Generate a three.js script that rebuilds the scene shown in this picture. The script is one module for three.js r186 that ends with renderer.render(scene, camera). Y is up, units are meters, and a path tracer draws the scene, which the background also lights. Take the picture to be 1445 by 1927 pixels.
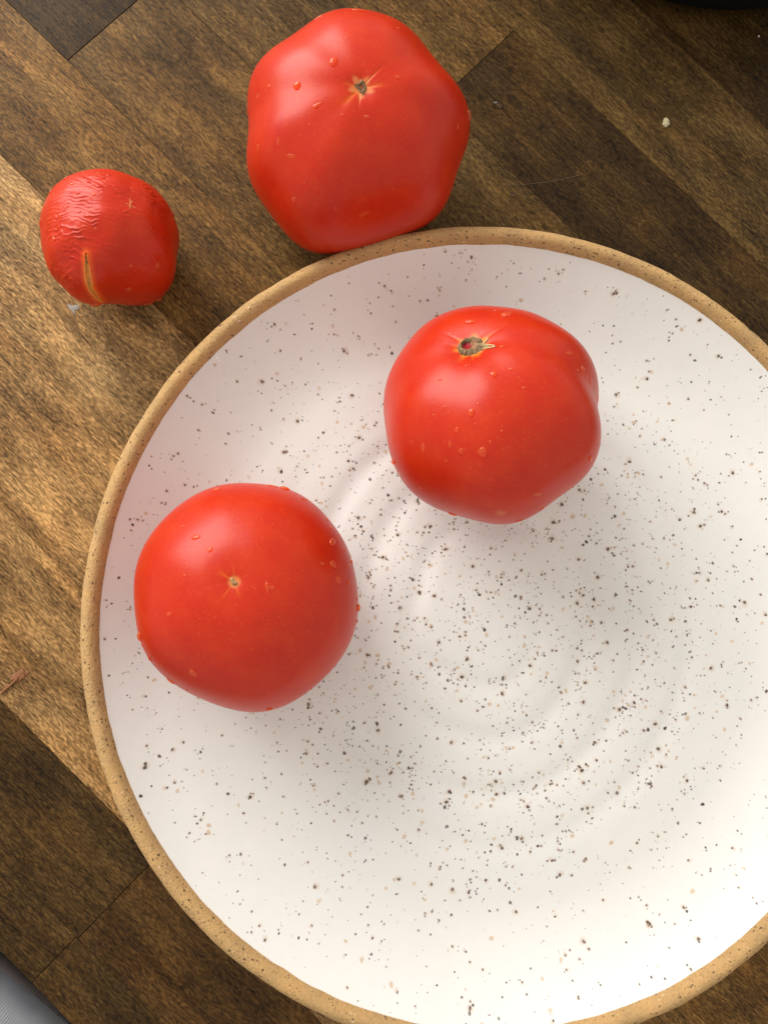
import * as THREE from 'three';
import { RoundedBoxGeometry } from 'three/addons/geometries/RoundedBoxGeometry.js';
import { ImprovedNoise } from 'three/addons/math/ImprovedNoise.js';
import { mergeGeometries } from 'three/addons/utils/BufferGeometryUtils.js';
import { RectAreaLightUniformsLib } from 'three/addons/lights/RectAreaLightUniformsLib.js';

// ---------------------------------------------------------------- camera, light, exposure
const scene = new THREE.Scene();
const V3 = (x, y, z) => new THREE.Vector3(x, y, z);
const CAM = V3(0, 0.31622, 0);
const RIGHT = V3(0.99772643, 0.06739412, 0), DOWN = V3(0.00763879, -0.11308733, 0.99355569), FWD = V3(0.06695981, -0.99129677, -0.11334503);
const FOV = 60, PW = 1445, PH = 1927, FOCAL = PH / 2 / Math.tan(THREE.MathUtils.degToRad(FOV / 2));
const camera = new THREE.PerspectiveCamera(FOV, PW / PH, 0.01, 20);
camera.position.copy(CAM);
camera.up.copy(DOWN).negate();
camera.lookAt(CAM.clone().add(FWD));
scene.add(camera);

const renderer = new THREE.WebGLRenderer({ antialias: true });
renderer.toneMapping = THREE.LinearToneMapping;
renderer.toneMappingExposure = 1.26;
renderer.shadowMap.enabled = true;

scene.background = new THREE.Color().setRGB(0.655, 0.61, 0.55);   // the dim room round the table

// the window the daylight comes through, up and to the left of the table
RectAreaLightUniformsLib.init();
const WIN = { w: 1.1, h: 1.0, at: V3(-0.74, 0.72, -1.0), look: V3(0.0, 0.25, 0.0), glow: 7.8 };
const windowGroup = new THREE.Group();
windowGroup.name = 'window';
windowGroup.userData = { label: 'large bright window letting daylight in beside the table', category: 'window' };
windowGroup.position.copy(WIN.at);
windowGroup.lookAt(WIN.look.x, WIN.at.y - 0.25, WIN.look.z);
scene.add(windowGroup);
{
  const frameMat = new THREE.MeshStandardMaterial({ color: 0xd8d4cc, roughness: 0.6 });
  const bar = (w, h, x, y) => { const g = new RoundedBoxGeometry(w, h, 0.06, 2, 0.006); g.translate(x, y, -0.01); return g; };
  const frame = new THREE.Mesh(mergeGeometries([bar(WIN.w + 0.16, 0.08, 0, WIN.h / 2 + 0.04), bar(WIN.w + 0.16, 0.08, 0, -WIN.h / 2 - 0.04), bar(0.08, WIN.h, -WIN.w / 2 - 0.04, 0), bar(0.08, WIN.h, WIN.w / 2 + 0.04, 0)]), frameMat);
  frame.name = 'frame';
  const pane = new THREE.Mesh(new THREE.BoxGeometry(WIN.w, WIN.h, 0.006), new THREE.MeshStandardMaterial({ color: 0x101010, roughness: 0.4, emissive: new THREE.Color().setRGB(1, 0.96, 0.9), emissiveIntensity: 0.25 }));
  pane.name = 'window_pane';
  pane.position.z = -0.02;
  windowGroup.add(frame, pane);
  const lamp = new THREE.RectAreaLight(new THREE.Color().setRGB(1, 0.965, 0.91), WIN.glow, WIN.w, WIN.h);
  lamp.name = 'window_light';
  lamp.rotation.y = Math.PI;
  windowGroup.add(lamp);
}

// ---------------------------------------------------------------- helpers
let seed = 20240611;
const rnd = () => { seed = (seed + 0x6D2B79F5) | 0; let t = Math.imul(seed ^ (seed >>> 15), 1 | seed); t = (t + Math.imul(t ^ (t >>> 7), 61 | t)) ^ t; return ((t ^ (t >>> 14)) >>> 0) / 4294967296; };
const range = (a, b) => a + (b - a) * rnd();
const gauss = () => Math.sqrt(-2 * Math.log(rnd() + 1e-9)) * Math.cos(6.2832 * rnd());
const perlin = new ImprovedNoise();
const N = (x, y, z = 0) => perlin.noise(x, y, z);
const fbm = (x, y, z, o = 3) => { let s = 0, a = 1, f = 1; for (let i = 0; i < o; i++) { s += a * N(x * f + i * 7.3, y * f + i * 3.1, z * f + i * 5.7); a *= 0.5; f *= 2.03; } return s; };
const clamp = (x, a = 0, b = 1) => Math.min(b, Math.max(a, x));
const smooth = (a, b, x) => { const t = clamp((x - a) / (b - a)); return t * t * (3 - 2 * t); };
const mix = (a, b, t) => a + (b - a) * t;
const mix3 = (a, b, t) => [mix(a[0], b[0], t), mix(a[1], b[1], t), mix(a[2], b[2], t)];
const rgb = (r, g, b) => new THREE.Color().setRGB(r, g, b);
const taken = {};
const numbered = (n) => { const k = taken[n] = (taken[n] ?? -1) + 1; return k ? `${n}_${String(k).padStart(3, '0')}` : n; };
const lin = (c) => (c /= 255) <= 0.04045 ? c / 12.92 : Math.pow((c + 0.055) / 1.055, 2.4);
const toSrgb = (v) => Math.round(255 * clamp(v <= 0.0031308 ? v * 12.92 : 1.055 * Math.pow(v, 1 / 2.4) - 0.055));

// direction through a pixel of the photograph, and where it meets a level surface
const rayOf = (px, py) => FWD.clone().addScaledVector(RIGHT, (px - PW / 2) / FOCAL).addScaledVector(DOWN, (py - PH / 2) / FOCAL).normalize();
const onLevel = (px, py, y) => { const d = rayOf(px, py); return CAM.clone().addScaledVector(d, (y - CAM.y) / d.y); };
const PXM = 1 / FOCAL;    // metres per pixel at 1 m

function dataTexture(w, h, data, srgb, wrap = THREE.RepeatWrapping) {
  const t = new THREE.DataTexture(data, w, h, THREE.RGBAFormat);
  if (srgb) t.colorSpace = THREE.SRGBColorSpace;
  t.magFilter = THREE.LinearFilter; t.minFilter = THREE.LinearMipmapLinearFilter; t.generateMipmaps = true;
  t.wrapS = t.wrapT = wrap; t.needsUpdate = true;
  return t;
}
// rectangular grid of points -> indexed geometry; fn(i, j) gives position, optional uv and colour
function gridGeometry(nu, nv, fn, { uv = true, color = false, flip = false } = {}) {
  const pos = [], uvs = [], col = [], idx = [];
  for (let j = 0; j <= nv; j++) for (let i = 0; i <= nu; i++) {
    const r = fn(i / nu, j / nv);
    pos.push(...r.p); if (uv) uvs.push(...(r.uv ?? [i / nu, j / nv])); if (color) col.push(...r.c);
  }
  for (let j = 0; j < nv; j++) for (let i = 0; i < nu; i++) {
    const a = j * (nu + 1) + i, b = a + 1, c = a + nu + 1, d = c + 1;
    if (flip) idx.push(a, c, b, b, c, d); else idx.push(a, b, c, b, d, c);
  }
  const g = new THREE.BufferGeometry();
  g.setAttribute('position', new THREE.Float32BufferAttribute(pos, 3));
  if (uv) g.setAttribute('uv', new THREE.Float32BufferAttribute(uvs, 2));
  if (color) g.setAttribute('color', new THREE.Float32BufferAttribute(col, 3));
  g.setIndex(idx);
  g.computeVertexNormals();
  return g;
}
// make the normals meet where the first and last column of a wrapped grid coincide
function closeSeam(g, nu, nv) {
  const n = g.attributes.normal;
  for (let j = 0; j <= nv; j++) {
    const a = j * (nu + 1), b = a + nu, v = V3(n.getX(a) + n.getX(b), n.getY(a) + n.getY(b), n.getZ(a) + n.getZ(b)).normalize();
    n.setXYZ(a, v.x, v.y, v.z); n.setXYZ(b, v.x, v.y, v.z);
  }
  return g;
}
function part(name, geometry, material, parent, label) {
  const m = new THREE.Mesh(geometry, material);
  m.name = name; m.castShadow = m.receiveShadow = true;
  if (label) m.userData.label = label;
  parent.add(m);
  return m;
}

// ---------------------------------------------------------------- wooden table top
const BA = THREE.MathUtils.degToRad(44.34), ALONG = V3(Math.cos(BA), 0, Math.sin(BA)), ACROSS = V3(-Math.sin(BA), 0, Math.cos(BA));
{
  const w = 1024, h = 2048, SX = 0.15, SY = 0.45, data = new Uint8Array(w * h * 4), rough = new Uint8Array(w * h * 4), bump = new Uint8Array(w * h * 4);
  for (let j = 0; j < h; j++) for (let i = 0; i < w; i++) {
    let x = i / w * SX * 1000, y = j / h * SY * 1000;         // millimetres, across and along the grain
    const wav = 1.6 * N(x / 22, y / 46, 3.3) + 0.35 * N(x / 5, y / 14, 9.1);
    const xs = x + wav;
    const blot = fbm(xs / 17, y / 42, 1.7, 3);                         // stain taken up unevenly
    const blot2 = fbm(xs / 5.5, y / 15, 41.7, 2);
    const streak = N(xs / 1.5, y / 34, 12.4) + 0.6 * N(xs / 0.7, y / 22, 4.4);
    const fleck = N(xs / 0.45, y / 1.9, 21.9) + 0.7 * N(xs / 0.8, y / 4.2, 33.1);
    const fine = N(xs / 0.3, y / 1.6, 57.2), dash = smooth(-0.16, 0.16, fleck) - 0.5, tick = smooth(0.22, 0.34, N(xs / 0.36, y / 1.7, 28.4)) - smooth(0.24, 0.36, N(xs / 0.36, y / 2.2, 83.4));
    let t = 0.43 + 0.27 * blot + 0.13 * blot2 + 0.12 * streak + 0.14 * N(xs / 1.1, y / 110, 66.1) + 0.24 * dash + 0.16 * fine + 0.20 * tick;
    const pore = smooth(0.36, 0.6, N(xs / 0.36, y / 2.6, 71.5));
    t -= 0.32 * pore;
    const gold = smooth(0.28, 0.62, N(xs / 0.5, y / 7, 91.3) + 0.35 * blot2);
    t = clamp(t);
    let c = t < 0.5 ? mix3([0.055, 0.031, 0.0115], [0.23, 0.130, 0.045], t * 2) : mix3([0.23, 0.130, 0.045], [0.60, 0.355, 0.125], t * 2 - 1);
    c = mix3(c, [0.60, 0.35, 0.12], 0.24 * gold);
    const red = 0.5 + 0.5 * N(xs / 11, y / 25, 18.8);
    c = [c[0] * mix(0.93, 1.08, red), c[1], c[2] * mix(1.08, 0.9, red)];
    const o = (j * w + i) * 4;
    for (let k = 0; k < 3; k++) data[o + k] = toSrgb(c[k] * 1.32);
    const rg = clamp(0.46 - 0.10 * blot + 0.07 * fleck + 0.12 * pore);
    const bm = clamp(0.55 + 0.22 * fleck - 0.4 * pore + 0.12 * streak);
    rough[o] = rough[o + 1] = rough[o + 2] = Math.round(rg * 255);
    bump[o] = bump[o + 1] = bump[o + 2] = Math.round(bm * 255);
    data[o + 3] = rough[o + 3] = bump[o + 3] = 255;
  }
  const map = dataTexture(w, h, data, true, THREE.MirroredRepeatWrapping), rmap = dataTexture(w, h, rough, false, THREE.MirroredRepeatWrapping), bmap = dataTexture(w, h, bump, false, THREE.MirroredRepeatWrapping);
  const table = new THREE.Group();
  table.name = 'table_top';
  table.userData = { kind: 'structure', label: 'dark stained wooden table top of glued boards', category: 'table' };
  scene.add(table);
  const tones = {};
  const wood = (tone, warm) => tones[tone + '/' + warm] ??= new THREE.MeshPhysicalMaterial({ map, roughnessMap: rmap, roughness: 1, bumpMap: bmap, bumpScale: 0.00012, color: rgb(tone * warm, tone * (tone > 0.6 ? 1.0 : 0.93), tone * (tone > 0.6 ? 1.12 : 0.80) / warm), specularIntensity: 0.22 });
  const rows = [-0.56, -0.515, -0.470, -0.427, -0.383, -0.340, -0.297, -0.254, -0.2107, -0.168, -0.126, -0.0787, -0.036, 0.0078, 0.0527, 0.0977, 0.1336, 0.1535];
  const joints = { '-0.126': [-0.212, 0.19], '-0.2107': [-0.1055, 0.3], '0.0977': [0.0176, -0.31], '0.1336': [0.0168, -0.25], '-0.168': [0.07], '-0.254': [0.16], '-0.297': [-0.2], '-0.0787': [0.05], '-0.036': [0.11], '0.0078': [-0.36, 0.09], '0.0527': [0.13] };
  const tone = { '-0.126': [0.144, 0.318, 0.273], '-0.2107': [0.303, 0.136, 0.136], '0.0977': [0.205, 0.174, 0.174], '0.1336': [0.182, 0.167, 0.167], '-0.0787': [0.417, 0.227], '-0.036': [0.86, 0.45], '0.0078': [0.90, 0.86, 0.6], '0.0527': [0.72, 0.5], '-0.168': [0.318, 0.136], '-0.254': [0.227, 0.167], '-0.297': [0.197, 0.152], '-0.34': [0.167, 0.136] };  // stain per board, with tomato shadow and window falloff also put into it
  for (let k = 0; k < rows.length - 1; k++) {
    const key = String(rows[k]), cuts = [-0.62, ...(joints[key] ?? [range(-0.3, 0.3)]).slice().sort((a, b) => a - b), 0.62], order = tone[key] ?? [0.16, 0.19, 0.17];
    for (let s = 0; s < cuts.length - 1; s++) {
      const a0 = rows[k] + 0.00002, a1 = rows[k + 1] - 0.00002, l0 = cuts[s] + 0.00011, l1 = cuts[s + 1] - 0.00011, W = a1 - a0, L = l1 - l0, T = 0.028;
      const g = new RoundedBoxGeometry(L, T, W, 1, 0.00018), p = g.attributes.position, uv = g.attributes.uv, ou = rnd() * 4, ov = rnd() * 4, dir = rnd() < 0.5 ? -1 : 1;
      for (let i = 0; i < p.count; i++) uv.setXY(i, p.getZ(i) / SX * dir + ou, p.getX(i) / SY + (p.getY(i) - T / 2) / SY + ov);
      const lift = range(-0.00004, 0.00004);
      // joints: -0.126 holds its darkest board first; '0.0977' and '0.1336' are cut at the same place
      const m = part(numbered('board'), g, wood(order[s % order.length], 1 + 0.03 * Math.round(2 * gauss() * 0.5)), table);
      m.position.copy(ALONG).multiplyScalar((l0 + l1) / 2).addScaledVector(ACROSS, (a0 + a1) / 2);
      m.position.y = -T / 2 + lift;
      m.rotation.y = -BA;
    }
  }
  const shadeRail = part('shade_rail', new RoundedBoxGeometry(1.1, 0.10, 0.02, 2, 0.002), wood(0.2, 1), table);  // added unseen rail, keeps room light off the cloth flank and gap
  shadeRail.position.copy(ACROSS).multiplyScalar(0.13); shadeRail.position.y = -0.079; shadeRail.rotation.y = -BA;
  const core = part('glue_layer', new RoundedBoxGeometry(1.236, 0.024, 0.7115, 1, 0.001), new THREE.MeshStandardMaterial({ color: rgb(0.11, 0.068, 0.034), roughness: 0.9 }), table);
  core.position.copy(ACROSS).multiplyScalar((-0.559 + 0.1525) / 2); core.position.y = -0.0145; core.rotation.y = -BA;
}

// floor far below, seen only through the gap past the table edge
{
  const f = part('floor', new THREE.BoxGeometry(5, 0.05, 5), new THREE.MeshStandardMaterial({ color: rgb(0.035, 0.026, 0.018), roughness: 0.7 }), scene);
  f.position.y = -0.78;
  f.userData = { kind: 'structure', label: 'dark floor below the table', category: 'floor' };
}

// ---------------------------------------------------------------- stoneware plate
const PC = V3(0.05748, 0, 0.0016);
const wobble = (th) => 0.00035 * N(Math.cos(th) * 1.3, Math.sin(th) * 1.3, 2.2) + 0.00016 * N(Math.cos(th) * 5, Math.sin(th) * 5, 8.2);
const FLOOR_Y = 0.0075, R_FLAT = 0.095, R_EDGE = 0.1294, Y_EDGE = 0.0236;
const dishY = (r) => {                                                // inner profile of the plate
  if (r <= R_FLAT) return FLOOR_Y + 0.0006 * (r / R_FLAT) ** 2;
  const t = (r - R_FLAT) / (R_EDGE - R_FLAT);
  return FLOOR_Y + 0.0006 + (Y_EDGE - FLOOR_Y - 0.0006) * (0.06 * t + 1.05 * t * t - 0.11 * t * t * t);
};
const throwing = (r, th) => {                                         // finger spiral left in the clay
  const k = 0.0185, ph = (r - k * (th / 6.2832) - 0.006 * N(Math.cos(th), Math.sin(th), 0.3)) / k, fade = smooth(0.012, 0.026, r) * (1 - smooth(0.066, 0.088, r));
  const s = 0.5 + 0.5 * Math.cos(6.2832 * ph);
  return fade * (0.0009 * s * s) + 0.00005 * fbm(r * Math.cos(th) * 60, r * Math.sin(th) * 60, 1.1, 2);
};
const plateY = (r, th) => dishY(r) - throwing(r, th);
const plate = new THREE.Group();
plate.name = 'plate';
plate.position.copy(PC);
plate.userData = { label: 'round white speckled stoneware plate with bare tan clay rim', category: 'plate' };
scene.add(plate);
{
  // glaze: cream white with iron specks that burnt through, pale tan blooms and fine grey cutlery marks
  const S = 2048, SIZE = 0.2612, px = S / SIZE, col = new Float32Array(S * S * 3), bump = new Float32Array(S * S);
  for (let j = 0; j < S; j++) for (let i = 0; i < S; i++) {
    const x = (i / S - 0.5) * SIZE, y = (j / S - 0.5) * SIZE, o = (j * S + i) * 3;
    const n = N(x * 55, y * 55, 0.7), n2 = N(x * 210, y * 210, 5.1), n3 = N(x * 900, y * 900, 9.7);
    const k = 1 + 0.018 * n + 0.014 * n2 + 0.010 * n3;
    col[o] = 0.72 * k; col[o + 1] = (0.716 - 0.006 * n) * k; col[o + 2] = (0.698 - 0.014 * n) * k;
    bump[j * S + i] = 0.5 + 0.12 * n2 + 0.05 * n3;
  }
  const stamp = (x, y, rad, c, strength, soft, deep = 0, squash = 1, turn = 0) => {
    const cx = (x / SIZE + 0.5) * S, cy = (y / SIZE + 0.5) * S, R = rad * px, m = Math.ceil(R * 2.1 + 1), ph = rnd() * 9, ct = Math.cos(turn), st = Math.sin(turn);
    for (let j = Math.max(0, Math.floor(cy - m)); j <= Math.min(S - 1, cy + m); j++) for (let i = Math.max(0, Math.floor(cx - m)); i <= Math.min(S - 1, cx + m); i++) {
      const dx = i - cx, dy = j - cy, u = (dx * ct + dy * st) / squash, v = (-dx * st + dy * ct) * squash, an = Math.atan2(v, u), d = Math.hypot(u, v) / (R * (1 + 0.10 * Math.sin(2 * an + ph) + 0.07 * Math.sin(3 * an + 2 * ph)));
      const a = strength * (1 - smooth(1 - soft, 1 + soft, d));
      if (a <= 0.003) continue;
      const o = (j * S + i) * 3;
      for (let k = 0; k < 3; k++) col[o + k] = mix(col[o + k], c[k], a);
      bump[j * S + i] -= deep * a;
    }
  };
  const spot = () => {
    for (;;) {
      const r = 0.128 * Math.sqrt(rnd()), th = rnd() * 6.2832, k = 0.0185;
      const ring = 0.5 + 0.5 * Math.cos(6.2832 * ((r - k * th / 6.2832) / k));
      const dens = mix(1, 0.36, smooth(0.058, 0.105, r)) * mix(0.6, 1, ring) * mix(0.55, 1, smooth(-0.3, 0.3, N(r * Math.cos(th) * 70, r * Math.sin(th) * 70, 3)));
      if (rnd() < dens) return [r * Math.cos(th), r * Math.sin(th)];
    }
  };
  const tan = [0.50, 0.34, 0.20], paleTan = [0.62, 0.50, 0.36], dark = [0.030, 0.015, 0.011], brown = [0.09, 0.045, 0.03], grey = [0.36, 0.35, 0.34];
  for (let k = 0; k < 420; k++) {                                     // fine grey scratches, thickest over the throwing ring
    let [x, y] = spot(); const a0 = rnd() * 6.2832; let a = a0; const len = 3 + 9 * rnd(), near = Math.hypot(x, y) < 0.08 ? 1 : 0.45;
    for (let s = 0; s < len * 4; s++) { stamp(x, y, 0.00011, grey, 0.16 * near, 0.8); x += Math.cos(a) * 0.00024; y += Math.sin(a) * 0.00024; a += 0.25 * gauss(); }
  }
  for (let k = 0; k < 900; k++) { const [x, y] = spot(); stamp(x, y, range(0.0002, 0.0005), [0.52, 0.44, 0.38], range(0.15, 0.5), 0.6); }
  for (let k = 0; k < 380; k++) {                                     // tan blooms, some with a darker ring
    const [x, y] = spot(), r = range(0.00030, 0.00072);
    stamp(x, y, r, tan, range(0.35, 0.8), 0.35, 0.1, range(0.85, 1.2), rnd() * 3);
    if (rnd() < 0.75) stamp(x, y, r * 0.66, paleTan, 0.7, 0.4);
  }
  for (let k = 0; k < 2100; k++) {                                    // iron specks
    const [x, y] = spot(), big = rnd() < 0.13, r = big ? range(0.00040, 0.00060) : range(0.00018, 0.00036);
    if (rnd() < 0.5) stamp(x + 0.0002 * gauss(), y + 0.0002 * gauss(), r * 1.9, tan, 0.4, 0.6);
    stamp(x + 0.0001 * gauss(), y + 0.0001 * gauss(), r, rnd() < 0.7 ? dark : brown, range(0.8, 0.98), 0.38, 0.3, range(0.88, 1.16), rnd() * 3);
    if (rnd() < 0.22) stamp(x + range(-0.0012, 0.0012), y + range(-0.0012, 0.0012), r * range(0.5, 0.9), dark, 0.9, 0.35, 0.3);
  }
  for (let k = 0; k < 1900; k++) { const [x, y] = spot(); stamp(x, y, range(0.00012, 0.00022), dark, range(0.6, 0.95), 0.5, 0.2); }
  const data = new Uint8Array(S * S * 4), bdat = new Uint8Array(S * S * 4);
  for (let i = 0; i < S * S; i++) {
    for (let k = 0; k < 3; k++) { data[i * 4 + k] = toSrgb(col[i * 3 + k]); bdat[i * 4 + k] = Math.round(255 * clamp(bump[i])); }
    data[i * 4 + 3] = bdat[i * 4 + 3] = 255;
  }
  const glaze = new THREE.MeshPhysicalMaterial({ map: dataTexture(S, S, data, true, THREE.ClampToEdgeWrapping), bumpMap: dataTexture(S, S, bdat, false, THREE.ClampToEdgeWrapping), bumpScale: 0.00012, roughness: 0.42, ior: 1.5 });

  // bare clay
  const cw = 2048, ch = 128, cd = new Float32Array(cw * ch * 3), cb = new Float32Array(cw * ch), CU = 0.284, CV = 0.0178;
  for (let j = 0; j < ch; j++) for (let i = 0; i < cw; i++) {
    const a = i / cw * 6.2832, X = Math.cos(a) * 45, Y = Math.sin(a) * 45, z = j / ch * CV * 1000;
    const n = N(X * 0.16, Y * 0.16, z * 0.1), m = N(X * 1.1, Y * 1.1, z * 1.2), g = N(X * 2.7, Y * 2.7, z * 3.1), k = 1 + 0.14 * n + 0.12 * m + 0.16 * g, o = (j * cw + i) * 3;
    cd[o] = 0.44 * k; cd[o + 1] = 0.272 * k * (1 - 0.02 * n); cd[o + 2] = 0.112 * k * (1 - 0.06 * n);
    cb[j * cw + i] = 0.5 + 0.20 * m + 0.26 * g + 0.16 * n;
  }
  for (let k = 0; k < 1900; k++) {
    const cx = rnd() * cw, cy = rnd() * ch, r = rnd() < 0.18 ? range(1.7, 2.8) : range(0.7, 1.4), s = range(0.6, 0.97), e = range(0.8, 1.5), light = rnd() < 0.12;
    for (let j = Math.floor(cy - 6); j <= cy + 6; j++) for (let i = Math.floor(cx - 6); i <= cx + 6; i++) {
      if (j < 0 || j >= ch) continue;
      const a = s * (1 - smooth(0.6, 1.35, Math.hypot((i - cx) / e, (j - cy) * e) / r)), o = (j * cw + (i + cw) % cw) * 3;
      for (let q = 0; q < 3; q++) cd[o + q] = mix(cd[o + q], light ? [0.66, 0.5, 0.3][q] : [0.035, 0.022, 0.016][q], a);
      cb[j * cw + (i + cw) % cw] += (light ? 0.3 : -0.3) * a;
    }
  }
  const cdat = new Uint8Array(cw * ch * 4), cbd = new Uint8Array(cw * ch * 4);
  for (let i = 0; i < cw * ch; i++) { for (let k = 0; k < 3; k++) { cdat[i * 4 + k] = toSrgb(cd[i * 3 + k]); cbd[i * 4 + k] = Math.round(255 * clamp(cb[i])); } cdat[i * 4 + 3] = cbd[i * 4 + 3] = 255; }
  const clay = new THREE.MeshStandardMaterial({ map: dataTexture(cw, ch, cdat, true), bumpMap: dataTexture(cw, ch, cbd, false), bumpScale: 0.00036, roughness: 0.88 });

  const edge = (th) => R_EDGE + 0.0003 * N(Math.cos(th) * 9, Math.sin(th) * 9, 4) + 0.00016 * N(Math.cos(th) * 40, Math.sin(th) * 40, 6);
  const nu = 420, nv = 150;
  const dish = gridGeometry(nu, nv, (u, v) => {
    const th = u * 6.283185307, e = edge(th), r = v < 0.965 ? e * Math.pow(v / 0.965, 0.9) : e + 0.0006 * ((v - 0.965) / 0.035), bead = v < 0.965 ? 0 : -0.0016 * ((v - 0.965) / 0.035);
    const rr = r + wobble(th) * smooth(0.1, 0.128, r);
    return { p: [rr * Math.cos(th), plateY(Math.min(r, R_EDGE), th) + bead + wobble(th * 1.0 + 2) * smooth(0.1, 0.128, r), rr * Math.sin(th)], uv: [rr * Math.cos(th) / SIZE + 0.5, rr * Math.sin(th) / SIZE + 0.5] };
  }, { flip: true });
  part('glazed_dish', closeSeam(dish, nu, nv), glaze, plate);
  // profile from the glaze edge over the lip and down the outside to the foot
  const prof = new THREE.CatmullRomCurve3([[0.1288, 0.0222], [0.1292, 0.0236], [0.1298, 0.0250], [0.1308, 0.0262], [0.1321, 0.0267], [0.1334, 0.0264], [0.1345, 0.0254], [0.1350, 0.0238], [0.1346, 0.0216], [0.1322, 0.0180], [0.1270, 0.0132], [0.1190, 0.0082], [0.1080, 0.0046], [0.1010, 0.0032]].map(([x, y]) => V3(x, y, 0)), false, 'centripetal');
  const pts = prof.getPoints(59), acc = [0]; for (let i = 1; i < pts.length; i++) acc.push(acc[i - 1] + pts[i].distanceTo(pts[i - 1]));
  const clayRing = (from, to, n) => closeSeam(gridGeometry(600, n, (u, v) => {
    const th = u * 6.283185307, q = pts[Math.round(from + (to - from) * v)], b = 0.00022 * N(Math.cos(th) * 14, Math.sin(th) * 14, q.y * 300) + 0.00012 * N(Math.cos(th) * 48, Math.sin(th) * 48, q.y * 700), r = q.x + wobble(th) + b;
    return { p: [r * Math.cos(th), q.y + wobble(th + 2) + b * 0.6, r * Math.sin(th)], uv: [th * 0.1356 / CU, acc[Math.round(from + (to - from) * v)] / CV] };
  }, { flip: true }), 600, n);
  part('rim', clayRing(0, 38, 38), clay, plate, 'bare tan clay rim with dark specks');
  part('outer_wall', clayRing(38, 59, 21), clay, plate);
  const foot = new THREE.LatheGeometry([[0.1012, 0.0033], [0.0990, 0.0004], [0.0975, 0], [0.0925, 0], [0.0910, 0.0006], [0.0895, 0.0030], [0.06, 0.0032], [0.0, 0.0032]].map(([x, y]) => new THREE.Vector2(x, y)), 120);
  part('foot_ring', foot, clay, plate);
}

// ---------------------------------------------------------------- tomatoes
const water = new THREE.MeshPhysicalMaterial({ color: 0xffffff, transmission: 1, thickness: 0, ior: 1.333, roughness: 0.04 });
const lens = new THREE.MeshPhysicalMaterial({ color: 0xffffff, transmission: 1, thickness: 0.003, ior: 1.333, roughness: 0 });
const litWater = new THREE.MeshPhysicalMaterial({ color: rgb(1, 0.36, 0.09), transmission: 0.87, thickness: 0, ior: 1.36, roughness: 0.02 });   // water drops; orange tint stands for light they focus on the skin
const dropShapes = [0, 1, 2, 3].map((s) => {
  const g = new THREE.SphereGeometry(1, 20, 14), p = g.attributes.position, v = V3();
  for (let i = 0; i < p.count; i++) {
    v.fromBufferAttribute(p, i);
    const a = Math.atan2(v.z, v.x), w = 1 + (0.05 * Math.sin(2 * a + s * 2) + 0.05 * Math.sin(3 * a + s * 5)) * Math.hypot(v.x, v.z), tail = s === 3 ? 1 + 0.5 * Math.max(0, v.x) * Math.max(0, v.x) : 1;
    p.setXYZ(i, v.x * w * tail, v.y > 0 ? Math.pow(v.y, 0.85) : v.y * 0.6, v.z * w * (s === 3 ? 1 - 0.3 * Math.max(0, v.x) : 1));
  }
  g.computeVertexNormals();
  const n = g.attributes.normal;                                        // close the seam of the sphere
  for (let j = 0; j <= 14; j++) { const a = j * 21, b = a + 20, q = V3(n.getX(a) + n.getX(b), n.getY(a) + n.getY(b), n.getZ(a) + n.getZ(b)).normalize(); n.setXYZ(a, q.x, q.y, q.z); n.setXYZ(b, q.x, q.y, q.z); }
  return g;
});
function placeDrop(parent, at, normal, rx, rz, turn, tall = 0.5, name = 'water_drop', mat = water) {
  const m = part(name, dropShapes[Math.floor(rnd() * 3.6)], mat, parent);
  const ex = RIGHT.clone().addScaledVector(normal, -RIGHT.dot(normal)).normalize(), ez = V3().crossVectors(ex, normal);
  const x = ex.clone().multiplyScalar(Math.cos(turn)).addScaledVector(ez, Math.sin(turn)), z = V3().crossVectors(x, normal);
  m.quaternion.setFromRotationMatrix(new THREE.Matrix4().makeBasis(x, normal, z));
  m.scale.set(rx, tall * Math.min(rx, rz), rz);
  m.position.copy(at);
  return m;
}

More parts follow.
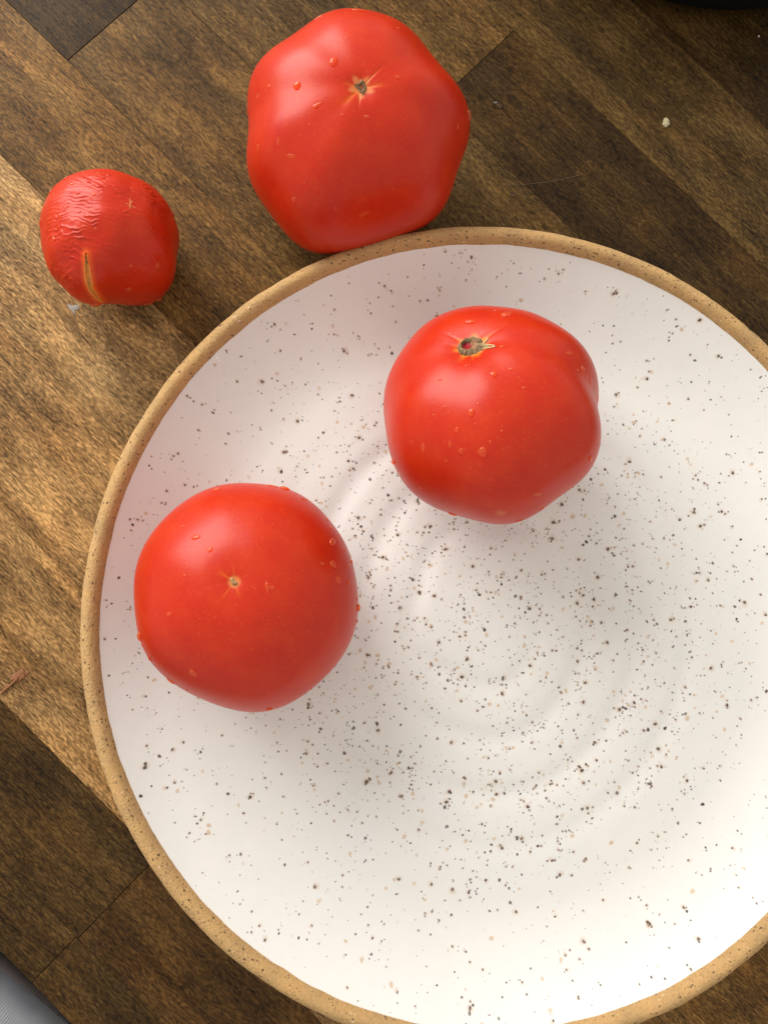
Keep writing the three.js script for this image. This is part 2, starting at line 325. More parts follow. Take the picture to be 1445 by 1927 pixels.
class Tomato {
  constructor({ a, ba, C, ax, d, c, e = 2, base = 0, name = 'tomato', label, group }) {
    Object.assign(this, { a, b: a * ba, d, c, e });
    this.C = V3(...C);
    this.Y = V3(...ax).normalize();
    this.X = V3().crossVectors(V3(0, 0, 1), this.Y).normalize();
    this.Z = V3().crossVectors(this.X, this.Y);
    this.extra = () => 0;
    this.root = new THREE.Group();
    this.root.name = numbered(name);
    this.root.position.set(C[0], base, C[2]);
    this.root.userData = { label, category: 'tomato', group };
    scene.add(this.root);
  }
  lobes(ph) { let v = this.c[0]; for (let k = 1; k <= 10; k++) v += this.c[2 * k - 1] * Math.cos(k * ph) + this.c[2 * k] * Math.sin(k * ph); return v; }
  smoothRadius(th, ph) {
    const s = Math.sin(th), base = 1 / Math.hypot(s / this.a, Math.cos(th) / this.b) * (1 - this.d[0] * Math.exp(-((th / this.d[1]) ** 2))) * (1 - 0.04 * Math.exp(-(((Math.PI - th) / 0.35) ** 2)));
    return base * (1 + Math.pow(s, this.e) * this.lobes(ph));
  }
  point(th, ph, full = true) {                                            // world position
    const r0 = this.smoothRadius(th, ph), s = Math.sin(th), dir = this.X.clone().multiplyScalar(s * Math.cos(ph)).addScaledVector(this.Y, Math.cos(th)).addScaledVector(this.Z, s * Math.sin(ph));
    const p = this.C.clone().addScaledVector(dir, r0);
    if (full) p.addScaledVector(dir, this.extra(p, th, ph));
    return p;
  }
  angles(p) { const q = p.clone().sub(this.C).normalize(); return [Math.acos(clamp(q.dot(this.Y), -1, 1)), Math.atan2(q.dot(this.Z), q.dot(this.X))]; }
  inside(p) { const [th, ph] = this.angles(p); return p.distanceTo(this.C) - this.smoothRadius(th, ph) - this.extra(p, th, ph); }
  hit(px, py) {                                                           // where the photograph's pixel meets the skin; slides inwards off the outline
    const centre = this.pixelOf(this.C);
    for (let k = 0; k < 60; k++) {
      const d = rayOf(px, py), t0 = d.dot(this.C.clone().sub(CAM)), lo = t0 - this.a * 1.35;
      let t = lo, step = this.a * 0.02, prev = t, found = false;
      for (; t < t0 + this.a * 0.5; t += step) { if (this.inside(CAM.clone().addScaledVector(d, t)) < 0) { found = true; break; } prev = t; }
      if (found) {
        for (let i = 0; i < 30; i++) { const m = (prev + t) / 2; if (this.inside(CAM.clone().addScaledVector(d, m)) < 0) t = m; else prev = m; }
        return CAM.clone().addScaledVector(d, t);
      }
      px += (centre.x - px) * 0.012; py += (centre.y - py) * 0.012;
    }
    return this.C.clone();
  }
  pixelOf(p) { const v = p.clone().sub(CAM), z = v.dot(FWD); return { x: v.dot(RIGHT) / z * FOCAL + PW / 2, y: v.dot(DOWN) / z * FOCAL + PH / 2 }; }
  normal(p) {
    const e = 0.0004, g = V3(this.inside(p.clone().add(V3(e, 0, 0))) - this.inside(p.clone().add(V3(-e, 0, 0))), this.inside(p.clone().add(V3(0, e, 0))) - this.inside(p.clone().add(V3(0, -e, 0))), this.inside(p.clone().add(V3(0, 0, e))) - this.inside(p.clone().add(V3(0, 0, -e))));
    return g.normalize();
  }
  local(p) { return p.clone().sub(this.root.position); }
  skin(nu, nv, colour, material) {
    const g = gridGeometry(nu, nv, (u, v) => {
      const th = Math.max(1e-4, v * Math.PI), ph = u * 6.283185307, p = this.point(th, ph), q = this.local(p);
      return { p: [q.x, q.y, q.z], uv: [u, v], c: colour(p, th, ph) };
    }, { color: true, flip: true });
    closeSeam(g, nu, nv);
    const n = g.attributes.normal;                                        // one normal at each pole
    for (const j of [0, nv]) { const y = this.Y.clone().multiplyScalar(j ? -1 : 1); for (let i = 0; i <= nu; i++) n.setXYZ(j * (nu + 1) + i, y.x, y.y, y.z); }
    part('skin', g, material, this.root);
  }
  drops(origin, scale, list) {
    for (const [x, y, rx, ry = rx, turn = 0, tall = 0.5] of list) {
      const p = this.hit(x / scale + origin[0], y / scale + origin[1]), n = this.normal(p), k = p.distanceTo(CAM) * PXM / scale;
      placeDrop(this.root, this.local(p), n, rx * k * 1.08, ry * k * 1.08, turn, tall, 'water_drop', litWater);
    }
  }
  // a patch draped on the skin: outline in pixels round a centre, rings from the inner to the outer outline
  patch(name, centre, inner, outer, rings, lift, colour, material, label) {
    const M = 72, at = (poly, u) => {                                     // radius of the outline in a direction
      const a = u * 6.283185307 - Math.PI; let best = 0;
      for (let i = 0; i < poly.length; i++) {
        const [x1, y1] = poly[i], [x2, y2] = poly[(i + 1) % poly.length], c = Math.cos(a), s = Math.sin(a), ex = x2 - x1, ey = y2 - y1, den = c * ey - s * ex;
        if (Math.abs(den) < 1e-9) continue;
        const t = (x1 * ey - y1 * ex) / den, w = (x1 * s - y1 * c) / den;
        if (t > 0 && w >= 0 && w <= 1) best = Math.max(best, t);
      }
      return best;
    };
    const g = gridGeometry(M, rings, (u, v) => {
      const a = u * 6.283185307 - Math.PI, r = mix(inner ? at(inner, u) : 0, at(outer, u), v), px = centre[0] + r * Math.cos(a), py = centre[1] + r * Math.sin(a), p = this.hit(px, py);
      p.addScaledVector(this.normal(p), lift(v, px, py));
      const q = this.local(p);
      return { p: [q.x, q.y, q.z], c: colour(v, px, py) };
    }, { color: true, flip: false });
    return part(name, g, material, this.root, label);
  }
  // a thin raised line draped on the skin
  stroke(name, pixels, radius, material, lift = 0) {
    const pts = pixels.map(([x, y]) => { const p = this.hit(x, y); return this.local(p.addScaledVector(this.normal(p), lift)); });
    return part(name, new THREE.TubeGeometry(new THREE.CatmullRomCurve3(pts), pts.length * 6, radius, 6), material, this.root);
  }
}
// fine relief and pale dots of tomato skin
const skinBump = (() => {
  const w = 1024, h = 512, b = new Uint8Array(w * h * 4);
  for (let j = 0; j < h; j++) for (let i = 0; i < w; i++) {
    const a = i / w * 6.2832, X = Math.cos(a) * 20, Y = Math.sin(a) * 20, z = j / h * 62, v = 0.5 + 0.22 * N(X * 2.4, Y * 2.4, z * 2.4) + 0.18 * N(X * 0.8, Y * 0.8, z * 0.8), o = (j * w + i) * 4;
    b[o] = b[o + 1] = b[o + 2] = Math.round(255 * clamp(v)); b[o + 3] = 255;
  }
  return dataTexture(w, h, b, false);
})();
const skinMat = (rough, coat) => new THREE.MeshPhysicalMaterial({ vertexColors: true, roughness: rough, ior: 1.4, specularIntensity: 0.7, clearcoat: coat, clearcoatRoughness: 0.3, bumpMap: skinBump, bumpScale: 0.00004 });
const scarMat = new THREE.MeshStandardMaterial({ vertexColors: true, roughness: 0.9 });
const fleshMat = new THREE.MeshPhysicalMaterial({ vertexColors: true, roughness: 0.4, ior: 1.33, specularIntensity: 0.5 });
const RED = [0.47, 0.0215, 0.0036], WARM_RED = [0.54, 0.042, 0.0045], DARK_RED = [0.42, 0.0080, 0.0040], YEL = [0.70, 0.20, 0.015], PALE = [0.72, 0.36, 0.10];
const skinBase = (p, s) => {
  const n = fbm(p.x * 140 + s, p.y * 140, p.z * 140 + s, 3), f = N(p.x * 900 + s, p.y * 900, p.z * 900), dot = smooth(0.42, 0.6, N(p.x * 1500, p.y * 1500 + s, p.z * 1500));
  let c = mix3(RED, n > 0 ? WARM_RED : DARK_RED, clamp(Math.abs(n) * 0.4));
  c = mix3(c, [0.66, 0.10, 0.03], 0.24 * dot);
  return c.map((v) => v * (1 + 0.035 * f));
};
// yellowish streaks that leave the stem or the blossom end
const rays = (th, ph, count, reach, s) => {
  let v = 0;
  for (let k = 0; k < count; k++) {
    const a = (k + 0.35 * Math.sin(k * 12.9 + s)) / count * 6.2832, len = reach * (0.55 + 0.45 * Math.sin(k * 7.7 + s * 3)), w = 0.10 + 0.05 * Math.sin(k * 3.1 + s);
    const da = Math.atan2(Math.sin(ph - a), Math.cos(ph - a));
    v = Math.max(v, Math.exp(-((da / w) ** 2)) * (1 - smooth(len * 0.25, len, th)));
  }
  return v;
};
const TOM = 'ripe red tomatoes';

// big ribbed tomato on the table, behind the plate
const t1 = new Tomato({ a: 0.03843, ba: 0.84, C: [0.00916, 0.03076, -0.16127], ax: [0.03752, 0.99899, 0.02481], d: [0.06, 0.5], c: [0.0, 0.0, 0.0, -0.02187, -0.01851, -0.02687, -0.00893, 0.00362, 0.01591, -0.00181, 0.01744, -0.00491, -0.01439, -0.01417, 0.00534, -0.0066, -0.00744, -0.00262, 0.00081, 0.00077, 0.00121], base: 0, label: 'large ribbed red tomato on the wood, against the plate rim', group: TOM });
{
  t1.extra = (p, th, ph) => -0.00016 * rays(th, ph, 9, 0.5, 1) * smooth(0.03, 0.12, th) - 0.0012 * Math.exp(-((th / 0.13) ** 2));
  const O = [440, 0], S = 3.0104, scratch = [[280, 640], [262, 700], [250, 770], [238, 830]].map(([x, y]) => t1.hit(x / S + O[0], y / S + O[1]));
  t1.skin(380, 220, (p, th, ph) => {
    let c = skinBase(p, 1.1);
    c = mix3(c, YEL, 0.5 * rays(th, ph, 9, 0.34, 1));
    c = mix3(c, PALE, 0.4 * (1 - smooth(0.07, 0.13, th + 0.03 * Math.sin(ph * 5))));
    let d = 1; for (let i = 0; i < scratch.length - 1; i++) for (let k = 0; k < 1; k += 0.1) d = Math.min(d, p.distanceTo(V3().lerpVectors(scratch[i], scratch[i + 1], k)));
    return mix3(c, [0.42, 0.012, 0.010], 0.6 * (1 - smooth(0.0003, 0.0011, d + 0.0004 * N(p.x * 900, p.z * 900))));
  }, skinMat(0.34, 0.06));
  const out = [[480, 450], [540, 500], [565, 490], [570, 560], [615, 680], [600, 720], [570, 800], [525, 865], [500, 820], [430, 780], [400, 720], [320, 640], [300, 600], [360, 560], [430, 530]].map(([x, y]) => [(x - 480) / 12.04, (y - 650) / 12.04]);
  const ctr = [640 + 480 / 12.04, 110 + 650 / 12.04];
  t1.patch('stem_scar', ctr, null, out, 8, (v, x, y) => 0.0005 - 0.0010 * (1 - smooth(0, 0.45, v)) + 0.0005 * N(x * 0.5, y * 0.5, 1) - 0.0009 * smooth(0.8, 1, v), (v, x, y) => {
    const n = N(x * 0.45, y * 0.45, 5), m = N(x * 0.9, y * 0.9, 8);
    return v < 0.34 ? [0.13, 0.008, 0.012] : mix3([0.10, 0.048, 0.022], m > 0.18 ? [0.42, 0.28, 0.16] : [0.22, 0.115, 0.05], clamp(0.5 + 1.2 * n + (m > 0.18 ? 0.3 : 0)));
  }, scarMat, 'small brown corky stem scar');
  t1.drops(O, S, [[565, 350, 19, 25, 0.2, 0.6], [358, 485, 20, 20, 0, 0.6], [200, 490, 10, 11], [470, 598, 22, 11, -0.5], [930, 437, 14, 10], [340, 1135, 12, 17], [140, 840, 9, 20], [735, 1215, 26, 12, -0.3, 0.14], [755, 662, 14, 10], [617, 650, 9, 8], [1338, 655, 18, 28, 0, 0.7], [72, 622, 10, 24], [700, 58, 28, 14], [640, 213, 6, 6], [932, 158, 9, 7], [325, 885, 26, 10, 0.2, 0.14], [135, 550, 6, 14], [1270, 720, 8, 18, 0, 0.3], [480, 100, 28, 11], [250, 800, 8, 20, 0.15, 0.14], [1075, 400, 6, 5], [430, 705, 5, 5], [575, 1180, 6, 6]]);
}

// tomato with the open stem scar, on the plate
const t2 = new Tomato({ a: 0.03623, ba: 0.86, C: [0.05214, 0.04192, -0.06356], ax: [-0.32488, 0.76773, -0.5523], d: [0.12, 0.42], c: [0.0, 0.0, 0.0, -0.03653, 0.0392, -0.00851, 0.00825, -0.01073, -0.00686, 0.0025, -0.00412, -0.00629, 0.01162, 0.01413, 0.00205, -0.00441, -0.00209, 0.00419, 0.00194, -0.00163, 0.00096], base: FLOOR_Y, label: 'red tomato on the plate with open corky stem scar', group: TOM });
{
  t2.extra = (p, th, ph) => -0.00018 * rays(th, ph, 12, 0.5, 2.3) * smooth(0.05, 0.15, th) - 0.0008 * Math.exp(-((th / 0.2) ** 2));
  const O = [700, 550], S = 3.141, bruise = t2.hit(760 / S + O[0], 1305 / S + O[1]);
  t2.skin(380, 220, (p, th, ph) => {
    let c = skinBase(p, 7.7);
    c = mix3(c, YEL, 0.8 * Math.max(rays(th, ph, 12, 0.34, 2.3), 1 - smooth(0.12, 0.21, th + 0.03 * Math.sin(ph * 7))));
    c = mix3(c, PALE, 0.6 * (1 - smooth(0.1, 0.165, th + 0.025 * Math.sin(ph * 9 + 1))));
    return mix3(c, [0.60, 0.20, 0.05], 0.4 * (1 - smooth(0.0002, 0.0024, p.distanceTo(bruise) + 0.0006 * N(p.x * 600, p.z * 600))));
  }, skinMat(0.34, 0.06));
  const K = 9.633, cx = 455, cy = 712, rel = ([x, y]) => [(x - cx) / K, (y - cy) / K];
  const out = [[285, 715], [320, 690], [330, 660], [365, 640], [370, 610], [410, 590], [440, 548], [480, 560], [500, 532], [545, 552], [575, 535], [612, 508], [640, 520], [665, 528], [685, 560], [720, 530], [760, 545], [780, 590], [765, 630], [775, 665], [860, 668], [985, 690], [900, 712], [790, 745], [765, 770], [690, 800], [660, 835], [600, 838], [535, 855], [520, 885], [470, 862], [420, 872], [370, 850], [325, 860], [335, 820], [300, 800], [310, 765], [275, 750]].map(rel);
  const hole = [[378, 715], [395, 672], [440, 645], [500, 640], [530, 668], [540, 720], [525, 765], [480, 790], [430, 785], [392, 755]].map(rel);
  const ctr = [830 + cx / K, 580 + cy / K];
  t2.patch('stem_scar', ctr, hole, out, 9, (v, x, y) => 0.0006 + 0.0007 * Math.sin(Math.PI * Math.min(1, v * 1.15)) + 0.0007 * N(x * 0.42, y * 0.42, 1) - 0.0012 * smooth(0.82, 1, v) - 0.0006 * (1 - smooth(0, 0.2, v)), (v, x, y) => {
    const n = N(x * 0.35, y * 0.35, 5), m = N(x * 0.8, y * 0.8, 8), straw = smooth(906, 916, x) * 0.8, dark = smooth(0.1, 0.35, m);
    let c = mix3([0.15, 0.095, 0.040], [0.32, 0.225, 0.12], clamp(0.4 + 1.3 * n));
    c = mix3(c, [0.05, 0.026, 0.010], 0.8 * dark);
    if (x > 884 && x < 897 && y > 646 && y < 662) c = mix3(c, [0.36, 0.15, 0.08], 0.7);
    return mix3(c, [0.50, 0.36, 0.17], straw);
  }, scarMat, 'ragged brown corky ring round the stem hole');
  t2.patch('flesh', ctr, null, hole.map(([x, y]) => [x * 1.12, y * 1.12]), 5, (v) => 0.00025 - 0.0002 * (1 - v * v), () => [0.26, 0.005, 0.010], fleshMat, 'deep red flesh showing in the stem hole');
  const straw = new THREE.MeshStandardMaterial({ color: rgb(0.55, 0.40, 0.20), roughness: 0.7 });
  for (const line of [[[905, 651], [918, 650], [931, 651.5]], [[909, 657], [920, 655.5], [932, 653]], [[911, 646], [916, 641], [918, 636]]]) t2.stroke('fibre', line, 0.00022, straw, 0.0002);
  t2.drops(O, S, [[793, 135, 33, 25, 0, 0.6], [580, 175, 33, 17, 0.25, 0.6], [770, 320, 17, 14, 0, 0.6], [720, 482, 22, 22, 0, 0.5], [822, 455, 13, 12], [585, 712, 19, 25, 0.2], [400, 519, 9, 7], [553, 432, 8, 8], [475, 245, 8, 8], [628, 660, 8, 8], [428, 680, 10, 12], [500, 815, 13, 19], [300, 920, 14, 30, 0, 0.22], [460, 900, 10, 21], [525, 940, 14, 18, 0.5], [652, 945, 25, 31, 0, 0.55], [698, 885, 9, 9], [1165, 362, 25, 14, -0.4], [1243, 450, 12, 18], [1213, 462, 8, 11], [898, 565, 10, 9], [1290, 525, 10, 34, 0.2, 0.4], [113, 1010, 17, 40, 0.2, 0.7], [475, 1310, 28, 13, 0, 0.6], [1288, 985, 14, 24, -0.4], [975, 1190, 30, 12, 0.5, 0.35], [1005, 1280, 18, 9], [872, 1356, 22, 9], [1340, 630, 8, 20], [365, 725, 9, 7], [283, 1155, 8, 8], [767, 820, 7, 7], [440, 995, 7, 9], [125, 870, 6, 15], [730, 108, 14, 9], [1290, 935, 8, 12], [870, 505, 7, 6], [195, 425, 6, 5], [1150, 750, 5, 5], [610, 780, 7, 6], [545, 880, 8, 5, -0.7], [240, 880, 6, 8]]);
}

// smooth round tomato standing on its stem end
const t3 = new Tomato({ a: 0.03489, ba: 0.88, C: [-0.02361, 0.03701, -0.00567], ax: [-0.0417, 0.99411, -0.1], d: [0.03, 0.25], c: [0.0, 0.0, 0.0, -0.01099, 0.00946, 0.00563, -0.00178, -0.00087, -0.00098, -0.0061, -0.00434, -0.00257, 0.00663, 0.00069, 0.00377, -0.00228, -9e-05, 0.00049, -0.00042, 0.00024, 0.00143], base: FLOOR_Y, label: 'smooth round red tomato on the plate with tiny blossom end scar', group: TOM });
{
  t3.extra = (p, th, ph) => -0.0004 * Math.exp(-((th / 0.07) ** 2));
  const O = [230, 880], S = 3.0745;
  t3.skin(380, 220, (p, th, ph) => {
    let c = skinBase(p, 3.9);
    c = mix3(c, YEL, 0.32 * rays(th, ph, 7, 0.24, 4.1));
    return mix3(c, PALE, 0.5 * (1 - smooth(0.03, 0.075, th)));
  }, skinMat(0.34, 0.06));
  const out = [[450, 1175], [510, 1160], [560, 1240], [640, 1290], [690, 1350], [620, 1420], [550, 1425], [490, 1380], [455, 1300], [440, 1230]].map(([x, y]) => [(x - 550) / 13.76, (y - 1300) / 13.76]);
  t3.patch('blossom_scar', [400 + 550 / 13.76, 1000 + 1300 / 13.76], null, out, 6, (v, x, y) => 0.0006 + 0.0002 * N(x, y, 1) - 0.0009 * smooth(0.6, 1, v), (v, x, y) => mix3([0.50, 0.30, 0.13], [0.25, 0.13, 0.05], clamp(0.4 + N(x * 0.8, y * 0.8, 3) + 0.4 * smooth(1096, 1101, y))), scarMat, 'tiny tan blossom end scar');
  t3.drops(O, S, [[427, 402, 26, 15, -0.15], [510, 475, 18, 11, -0.9], [352, 338, 11, 9], [548, 128, 28, 14, 0, 0.6], [945, 115, 28, 17, 0, 0.7], [868, 106, 34, 9], [1215, 430, 20, 30, 0.3], [1218, 560, 22, 20], [1158, 555, 11, 11], [1248, 650, 18, 20], [1370, 812, 17, 22, 0, 0.8], [1364, 890, 12, 16], [1326, 545, 9, 9, 0, 0.8], [1310, 660, 12, 18], [272, 850, 15, 14], [412, 1187, 22, 24, -0.5], [83, 985, 20, 26, 0, 0.8], [110, 1030, 9, 9], [160, 1105, 13, 22], [282, 1235, 26, 12, 0.4, 0.6], [850, 1396, 18, 14, 0, 0.7], [840, 690, 12, 26, -0.2], [870, 695, 14, 12, 0, 0.3], [757, 205, 10, 7], [1185, 300, 11, 9], [1055, 185, 20, 9, -0.5], [1357, 760, 9, 9], [450, 875, 6, 6], [362, 625, 10, 8], [1303, 560, 11, 18], [1205, 350, 12, 9], [1046, 600, 5, 5], [235, 1150, 8, 6], [375, 1285, 8, 7], [1100, 1285, 9, 7], [1285, 480, 8, 12], [1263, 385, 7, 9]]);
}

// small wrinkled tomato with a split skin
const t4 = new Tomato({ a: 0.02298, ba: 0.95, C: [-0.07296, 0.0217, -0.12611], ax: [0.47552, 0.85668, -0.19997], d: [0.01, 0.2], c: [0.0, 0.0, 0.0, 0.00517, -0.00413, -0.00783, -0.00826, -0.03237, 0.01558, 0.01198, 0.01181, 0.00061, -0.01162, -0.00916, 0.00454, -0.00218, -0.00176, -0.00144, 0.00132, 0.00402, 0.00216], base: 0, label: 'small wrinkled red tomato with a split skin on bare wood', group: TOM });
{
  const O = [50, 290], S = 4.5156, at = ([x, y]) => t4.hit(x / S + O[0], y / S + O[1]);
  const dense = (list) => { const c = new THREE.CatmullRomCurve3(list.map(at)); return c.getPoints(40); };
  const split = dense([[512, 845], [518, 950], [526, 1040], [545, 1130], [590, 1205], [645, 1258]]), crease = dense([[418, 180], [520, 222], [600, 262], [668, 302]]);
  const near = (line, p) => { let b = 1, k = 0; for (let i = 0; i < line.length; i++) { const d = p.distanceToSquared(line[i]); if (d < b) { b = d; k = i; } if (i === 0) b = d; } return [Math.sqrt(b), k / (line.length - 1)]; };
  const zones = [[420, 360, 0.0055, 0.7], [420, 700, 0.0042, 1.25], [400, 830, 0.0036, 1.2], [330, 1050, 0.0058, 0.95], [1080, 400, 0.0068, 1.1], [900, 330, 0.0050, 0.8], [700, 210, 0.0060, 0.7], [1160, 640, 0.0050, 0.5], [240, 620, 0.0070, 0.8], [520, 560, 0.0050, 0.7], [880, 470, 0.0042, 0.55], [640, 800, 0.0036, 0.5], [300, 560, 0.004, 0.4]].map(([x, y, r, k]) => [at([x, y]), r, k]);
  const halfWidth = (k) => 0.00070 * Math.pow(Math.sin(Math.PI * clamp(0.04 + 0.93 * k)), 0.6) + 0.00006;
  t4.extra = (p) => {
    let m = 0.16; for (const [q, r, k] of zones) m = Math.max(m, k * Math.exp(-((p.distanceTo(q) / r) ** 2)));
    const wx = 0.0013 * fbm(p.x * 240, p.y * 240, p.z * 240, 2), u = (p.z + 0.25 * p.y - 0.18 * p.x + wx) / 0.00155, warp = 1.2 * N(p.x * 420 + 3, p.y * 420, p.z * 420);
    const wv = 1 - Math.abs(Math.sin(Math.PI * u + warp)), cut = smooth(-0.35, 0.35, N(p.x * 330 + 9, p.y * 330, p.z * 330 + 4));
    let e = 0.00048 * m * (wv * wv - 0.35) * (0.35 + 0.65 * cut);
    const [ds, ks] = near(split, p), w = halfWidth(ks);
    e += 0.00022 * Math.exp(-(((ds - w * 1.25) / 0.0004) ** 2)) - 0.0007 * (1 - smooth(w * 0.4, w * 1.1, ds));
    const [dc, kc] = near(crease, p);
    const fc = Math.sin(Math.PI * clamp(kc * 1.02 - 0.01)); e += fc * (0.0004 * Math.exp(-((dc / 0.0005) ** 2)) - 0.0002 * Math.exp(-(((dc - 0.0012) / 0.0006) ** 2)));
    return e + 0.0005 * N(p.x * 130, p.y * 130, p.z * 130);
  };
  t4.skin(560, 380, (p) => {
    let c = skinBase(p, 5.5);
    const [ds, ks] = near(split, p), w = halfWidth(ks), j = 0.0003 * N(p.x * 1500, p.y * 1500, p.z * 1500);
    c = mix3(c, [0.72, 0.12, 0.012], 0.75 * (1 - smooth(w, w + 0.0022, ds)));
    c = mix3(c, [0.74, 0.34, 0.07], 0.75 * (1 - smooth(w * 1.05, w * 1.5 + 0.0002, ds + j)));
    return mix3(c, mix3([0.36, 0.23, 0.09], [0.20, 0.09, 0.03], clamp(0.5 + N(p.x * 700, p.y * 700, p.z * 700))), 1 - smooth(w * 0.7, w * 0.98, ds + j));
  }, skinMat(0.34, 0.06));
  const pale = new THREE.MeshStandardMaterial({ color: rgb(0.62, 0.30, 0.10), roughness: 0.6 });
  const px = (l) => l.map(([x, y]) => [x / S + O[0], y / S + O[1]]);
  for (const l of [[[878, 380], [884, 410], [882, 440]], [[846, 420], [862, 424], [880, 440]], [[882, 440], [900, 446], [926, 458]], [[884, 440], [882, 452], [876, 466]], [[902, 396], [892, 412], [884, 424]]]) t4.stroke('blossom_scar', px(l), 0.00009, pale, 0.00002);
  t4.drops(O, S, [[390, 252, 19, 12], [290, 530, 14, 18], [232, 720, 16, 26, -0.3], [108, 585, 16, 28, 0, 0.7], [330, 200, 18, 13, 0, 0.7], [210, 320, 13, 12, 0, 0.7], [745, 275, 10, 8], [765, 298, 8, 9], [912, 318, 9, 7], [890, 950, 16, 15], [872, 1150, 25, 23, 0, 0.3], [1120, 950, 18, 25, 0, 0.3], [580, 1300, 42, 28, 0, 0.7], [1040, 1280, 40, 15, 0, 0.6], [1150, 1258, 22, 22, 0, 0.7], [1264, 500, 13, 30, 0, 0.6], [592, 640, 12, 14], [480, 145, 22, 10], [180, 370, 9, 11], [545, 372, 6, 6], [720, 465, 5, 5], [575, 345, 14, 9]]);
}

// ---------------------------------------------------------------- small things
// droplets on the plate
for (const [x, y, r, tall] of [[445, 600, 8, 0.5], [411, 675, 4.5, 0.6]]) {
  const p = onLevel(x, y, 0.0266).sub(PC), k = 0.29 * PXM;
  placeDrop(plate, p, V3(0, 1, 0), r * k, r * k, 0, tall);
}
for (const [x, y, r] of [[1237, 582, 7.5], [274, 1338, 7]]) {
  let q = onLevel(x, y, 0.01), h = 0.01;
  for (let i = 0; i < 12; i++) { const d = q.clone().sub(PC); h = plateY(Math.hypot(d.x, d.z), Math.atan2(d.z, d.x)); q = onLevel(x, y, h); }
  const d = q.clone().sub(PC), rr = Math.hypot(d.x, d.z), slope = (dishY(rr + 0.0005) - dishY(rr - 0.0005)) / 0.001, n = V3(-slope * d.x / rr, 1, -slope * d.z / rr).normalize();
  placeDrop(plate, d, n, r * 0.3 * PXM, r * 0.3 * PXM, 0, 0.45);
}
// droplets on the wood
for (const [x, y, r, label] of [[936, 197, 9, 'clear water drop on the wood beside the large ribbed tomato'], [964, 367, 5, 'tiny water drop on the wood near the plate rim']]) {
  const p = onLevel(x, y, 0.0001), g = new THREE.Group();
  g.name = numbered('water_drop'); g.position.copy(p);
  g.userData = { label, category: 'water drop' };
  scene.add(g);
  placeDrop(g, V3(0, 0, 0), V3(0, 1, 0), r * 0.316 * PXM, r * 0.316 * PXM, 0, 0.75, 'bead', lens);
}
// crumb
function lump(name, label, category, px, py, sx, sy, sz, color, s, rough = 0.7) {
  const g = new THREE.IcosahedronGeometry(1, 4), p = g.attributes.position, v = V3();
  for (let i = 0; i < p.count; i++) { v.fromBufferAttribute(p, i); const k = 1 + 0.45 * N(v.x * 1.7 + s, v.y * 1.7, v.z * 1.7) + 0.25 * N(v.x * 4 + s, v.y * 4, v.z * 4); p.setXYZ(i, v.x * k * sx, Math.max(-0.2, v.y * k) * sy, v.z * k * sz); }
  g.computeVertexNormals();
  const m = part(numbered(name), g, new THREE.MeshPhysicalMaterial({ color: rgb(...color), roughness: rough, ior: 1.4 }), scene);
  m.userData = { label, category };
  m.position.copy(onLevel(px, py, 0.0002)); m.position.y = sy * 0.2;
  return m;
}
lump('crumb', 'pale yellow crumb lying on the dark wood', 'crumb', 1253, 231, 0.0012, 0.0008, 0.0018, [0.38, 0.34, 0.20], 3.3);
lump('crumb', 'tiny whitish speck under the black pan', 'crumb', 1427, 68, 0.0004, 0.0004, 0.0004, [0.5, 0.48, 0.42], 8.3);
// fine fibre on the wood
{
  const pts = [[944, 349], [975, 348], [1005, 345], [1040, 341], [1075, 333], [1092, 329]].map(([x, y]) => onLevel(x, y, 0.00012)), c = pts[2].clone();
  const m = part('fibre_strand', new THREE.TubeGeometry(new THREE.CatmullRomCurve3(pts.map((p) => p.clone().sub(c))), 40, 0.000045, 5), new THREE.MeshStandardMaterial({ color: rgb(0.20, 0.15, 0.08), roughness: 0.7 }), scene);
  m.position.copy(c);
  m.userData = { label: 'fine pale fibre lying on the dark wood behind the plate', category: 'fibre' };
}
// shred of tomato skin near the table edge
{
  const root = lump('skin_shred', 'curled brownish orange shred of tomato skin on the wood', 'food scrap', 36, 1272, 0.0030, 0.0004, 0.0015, [0.22, 0.085, 0.03], 12.1, 0.45);
  root.rotation.y = 0.5;
  const tail = new THREE.TubeGeometry(new THREE.CatmullRomCurve3([[34, 1276], [22, 1288], [10, 1298], [2, 1306]].map(([x, y]) => root.worldToLocal(onLevel(x, y, 0.0004)))), 16, 0.00085, 8);
  root.updateMatrixWorld(true);
  const g = new THREE.TubeGeometry(new THREE.CatmullRomCurve3([[34, 1276], [22, 1288], [10, 1298], [2, 1306]].map(([x, y]) => root.worldToLocal(onLevel(x, y, 0.0005)))), 16, 0.0004, 8);
  part('strand', g, root.material, root);
  const h = new THREE.TubeGeometry(new THREE.CatmullRomCurve3([[38, 1282], [46, 1294], [54, 1301], [58, 1296]].map(([x, y]) => root.worldToLocal(onLevel(x, y, 0.0003)))), 16, 0.00012, 6);
  part('strand', h, root.material, root);
  tail.dispose();
}
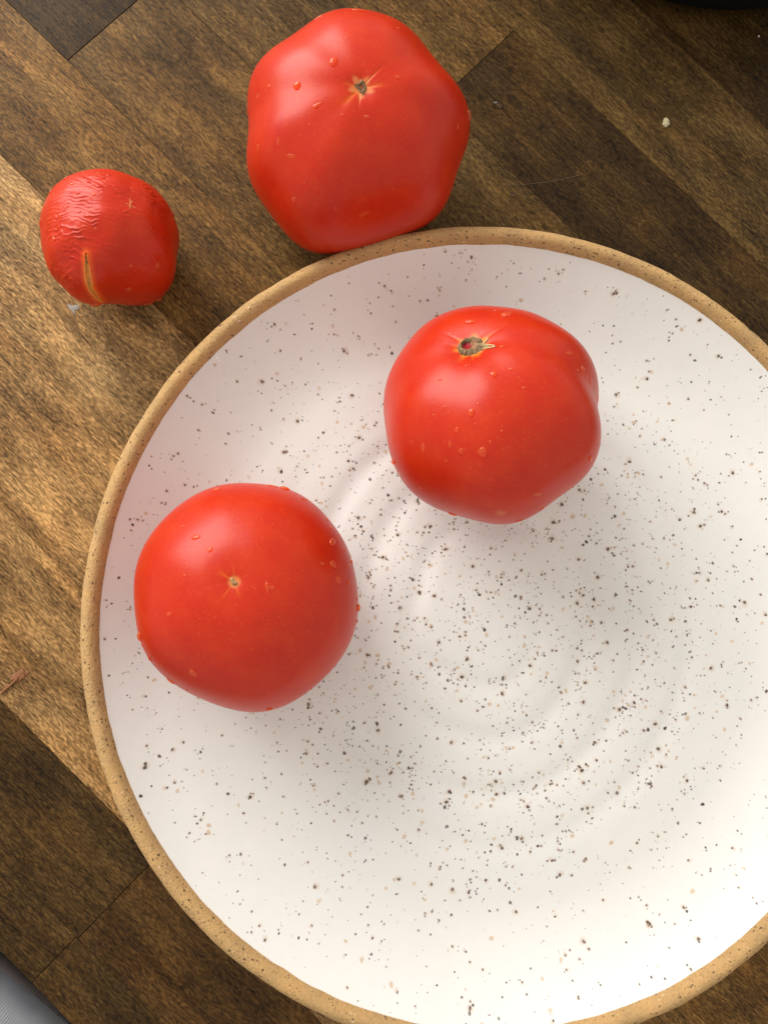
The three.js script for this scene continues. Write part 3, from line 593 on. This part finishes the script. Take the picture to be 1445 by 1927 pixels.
// dried foam left by rinsing, beside the small tomato
function smear(label, outline, s) {
  const pts = outline.map(([x, y]) => onLevel(x, y, 0.0001)), c = pts.reduce((a, p) => a.add(p), V3()).multiplyScalar(1 / pts.length), curve = new THREE.CatmullRomCurve3(pts.map((p) => p.clone().sub(c)), true);
  const g = gridGeometry(60, 8, (u, v) => {
    const p = curve.getPoint(u).multiplyScalar(v * (1 + 0.2 * N(u * 40, s, 1)));
    return { p: [p.x, 0.00010 * (1 - v ** 3) * (0.6 + 0.8 * (0.5 + N(p.x * 1500, p.z * 1500, s))) - 0.00008 * v, p.z] };
  });
  const m = part(numbered('residue_patch'), g, new THREE.MeshPhysicalMaterial({ color: rgb(0.55, 0.52, 0.47), roughness: 0.7, transmission: 0.55, thickness: 0 }), scene);
  m.position.copy(c); m.position.y = 0.0002;
  m.userData = { label, category: 'residue' };
}
smear('small whitish foam patch on the wood below the split tomato', [[128, 573], [138, 575], [148, 574], [149, 582], [143, 584], [142, 592], [136, 585], [131, 581]], 1);

// black pan at the back, mostly out of frame
{
  const c = onLevel(1312, 24, 0);
  const prof = [[0, 0.0012], [0.080, 0.0012], [0.088, 0.0016], [0.0925, 0.0032], [0.0950, 0.0070], [0.0965, 0.014], [0.0985, 0.045], [0.0990, 0.0475], [0.0980, 0.0490], [0.0962, 0.0480], [0.0945, 0.045], [0.0920, 0.012], [0.0885, 0.0070], [0.083, 0.0052], [0, 0.0050]].map(([x, y]) => new THREE.Vector2(x, y));
  const pan = new THREE.Group();
  pan.name = 'black_pan';
  pan.position.set(c.x + 0.008, 0, c.z - 0.0918);
  pan.userData = { label: 'black round pan at the back corner of the table', category: 'pan' };
  scene.add(pan);
  const iron = new THREE.MeshPhysicalMaterial({ color: rgb(0.004, 0.004, 0.004), roughness: 0.8, specularIntensity: 0.25 });
  part('pan_body', new THREE.LatheGeometry(prof, 160), iron, pan);
  const grip = new THREE.TubeGeometry(new THREE.CatmullRomCurve3([[0.094, 0.038, 0], [0.115, 0.041, 0.0], [0.150, 0.045, 0], [0.205, 0.048, 0]].map((p) => V3(...p))), 30, 0.009, 14);
  part('handle', grip, iron, pan).rotation.y = 0.9;
}

// ribbed cloth of someone sitting at the near edge of the table
{
  const y0 = -0.022, q0 = onLevel(0, 1808, y0), q1 = onLevel(135, 1927, y0), axis = q1.clone().sub(q0).setY(0).normalize(), out = V3(-axis.z, 0, axis.x), R = 0.075, LEN = 0.34;
  const c = q0.clone().addScaledVector(axis, 0.03).addScaledVector(out, R + 0.002);
  const root = new THREE.Group();
  root.name = 'garment';
  root.position.copy(c);
  root.userData = { label: 'grey ribbed cloth of a garment beyond the table edge', category: 'clothing' };
  scene.add(root);
  const P = 0.00086;
  const g = gridGeometry(1500, 56, (u, v) => {
    const s = (u - 0.5) * LEN, a = v * 6.283185307, skew = s + 0.010 * Math.sin(a + 0.6) + 0.0006 * N(s * 60, a * 3, 1), rib = Math.pow(0.5 + 0.5 * Math.cos(6.2832 * skew / P), 0.8);
    const fold = 0.0022 * N(s * 22, Math.cos(a) * 1.6, Math.sin(a) * 1.6), r = R * (1 + 0.05 * N(s * 6, 1, 2)) + fold + 0.00030 * rib, e = 0.75;
    const d = out.clone().multiplyScalar(-r * Math.cos(a)).add(V3(0, e * r * Math.sin(a), 0)).addScaledVector(axis, s);
    const pink = smooth(-0.08, 0.25, fbm(s * 38 + 1.2, a * 3.4, 3.3, 2) + 0.12), lav = smooth(0.0, 0.35, N(s * 70, a * 7, 8.8));
    let k = mix3([0.27, 0.295, 0.33], [0.19, 0.20, 0.29], 0.6 * lav);
    k = mix3(k, [0.46, 0.30, 0.28], 0.55 * pink * smooth(0.5, 0.8, a));
    k = mix3(k, [0.52, 0.52, 0.49], 0.35 * rib);
    return { p: [d.x, d.y, d.z], c: k };
  }, { color: true, flip: true });
  part('cloth', closeSeam(g, 1500, 56), new THREE.MeshPhysicalMaterial({ vertexColors: true, roughness: 0.95, sheen: 0.3, sheenColor: rgb(0.4, 0.4, 0.4), sheenRoughness: 0.6 }), root);
}

scene.traverse((o) => { if (o.isMesh) { o.castShadow = true; o.receiveShadow = true; } });
renderer.render(scene, camera);
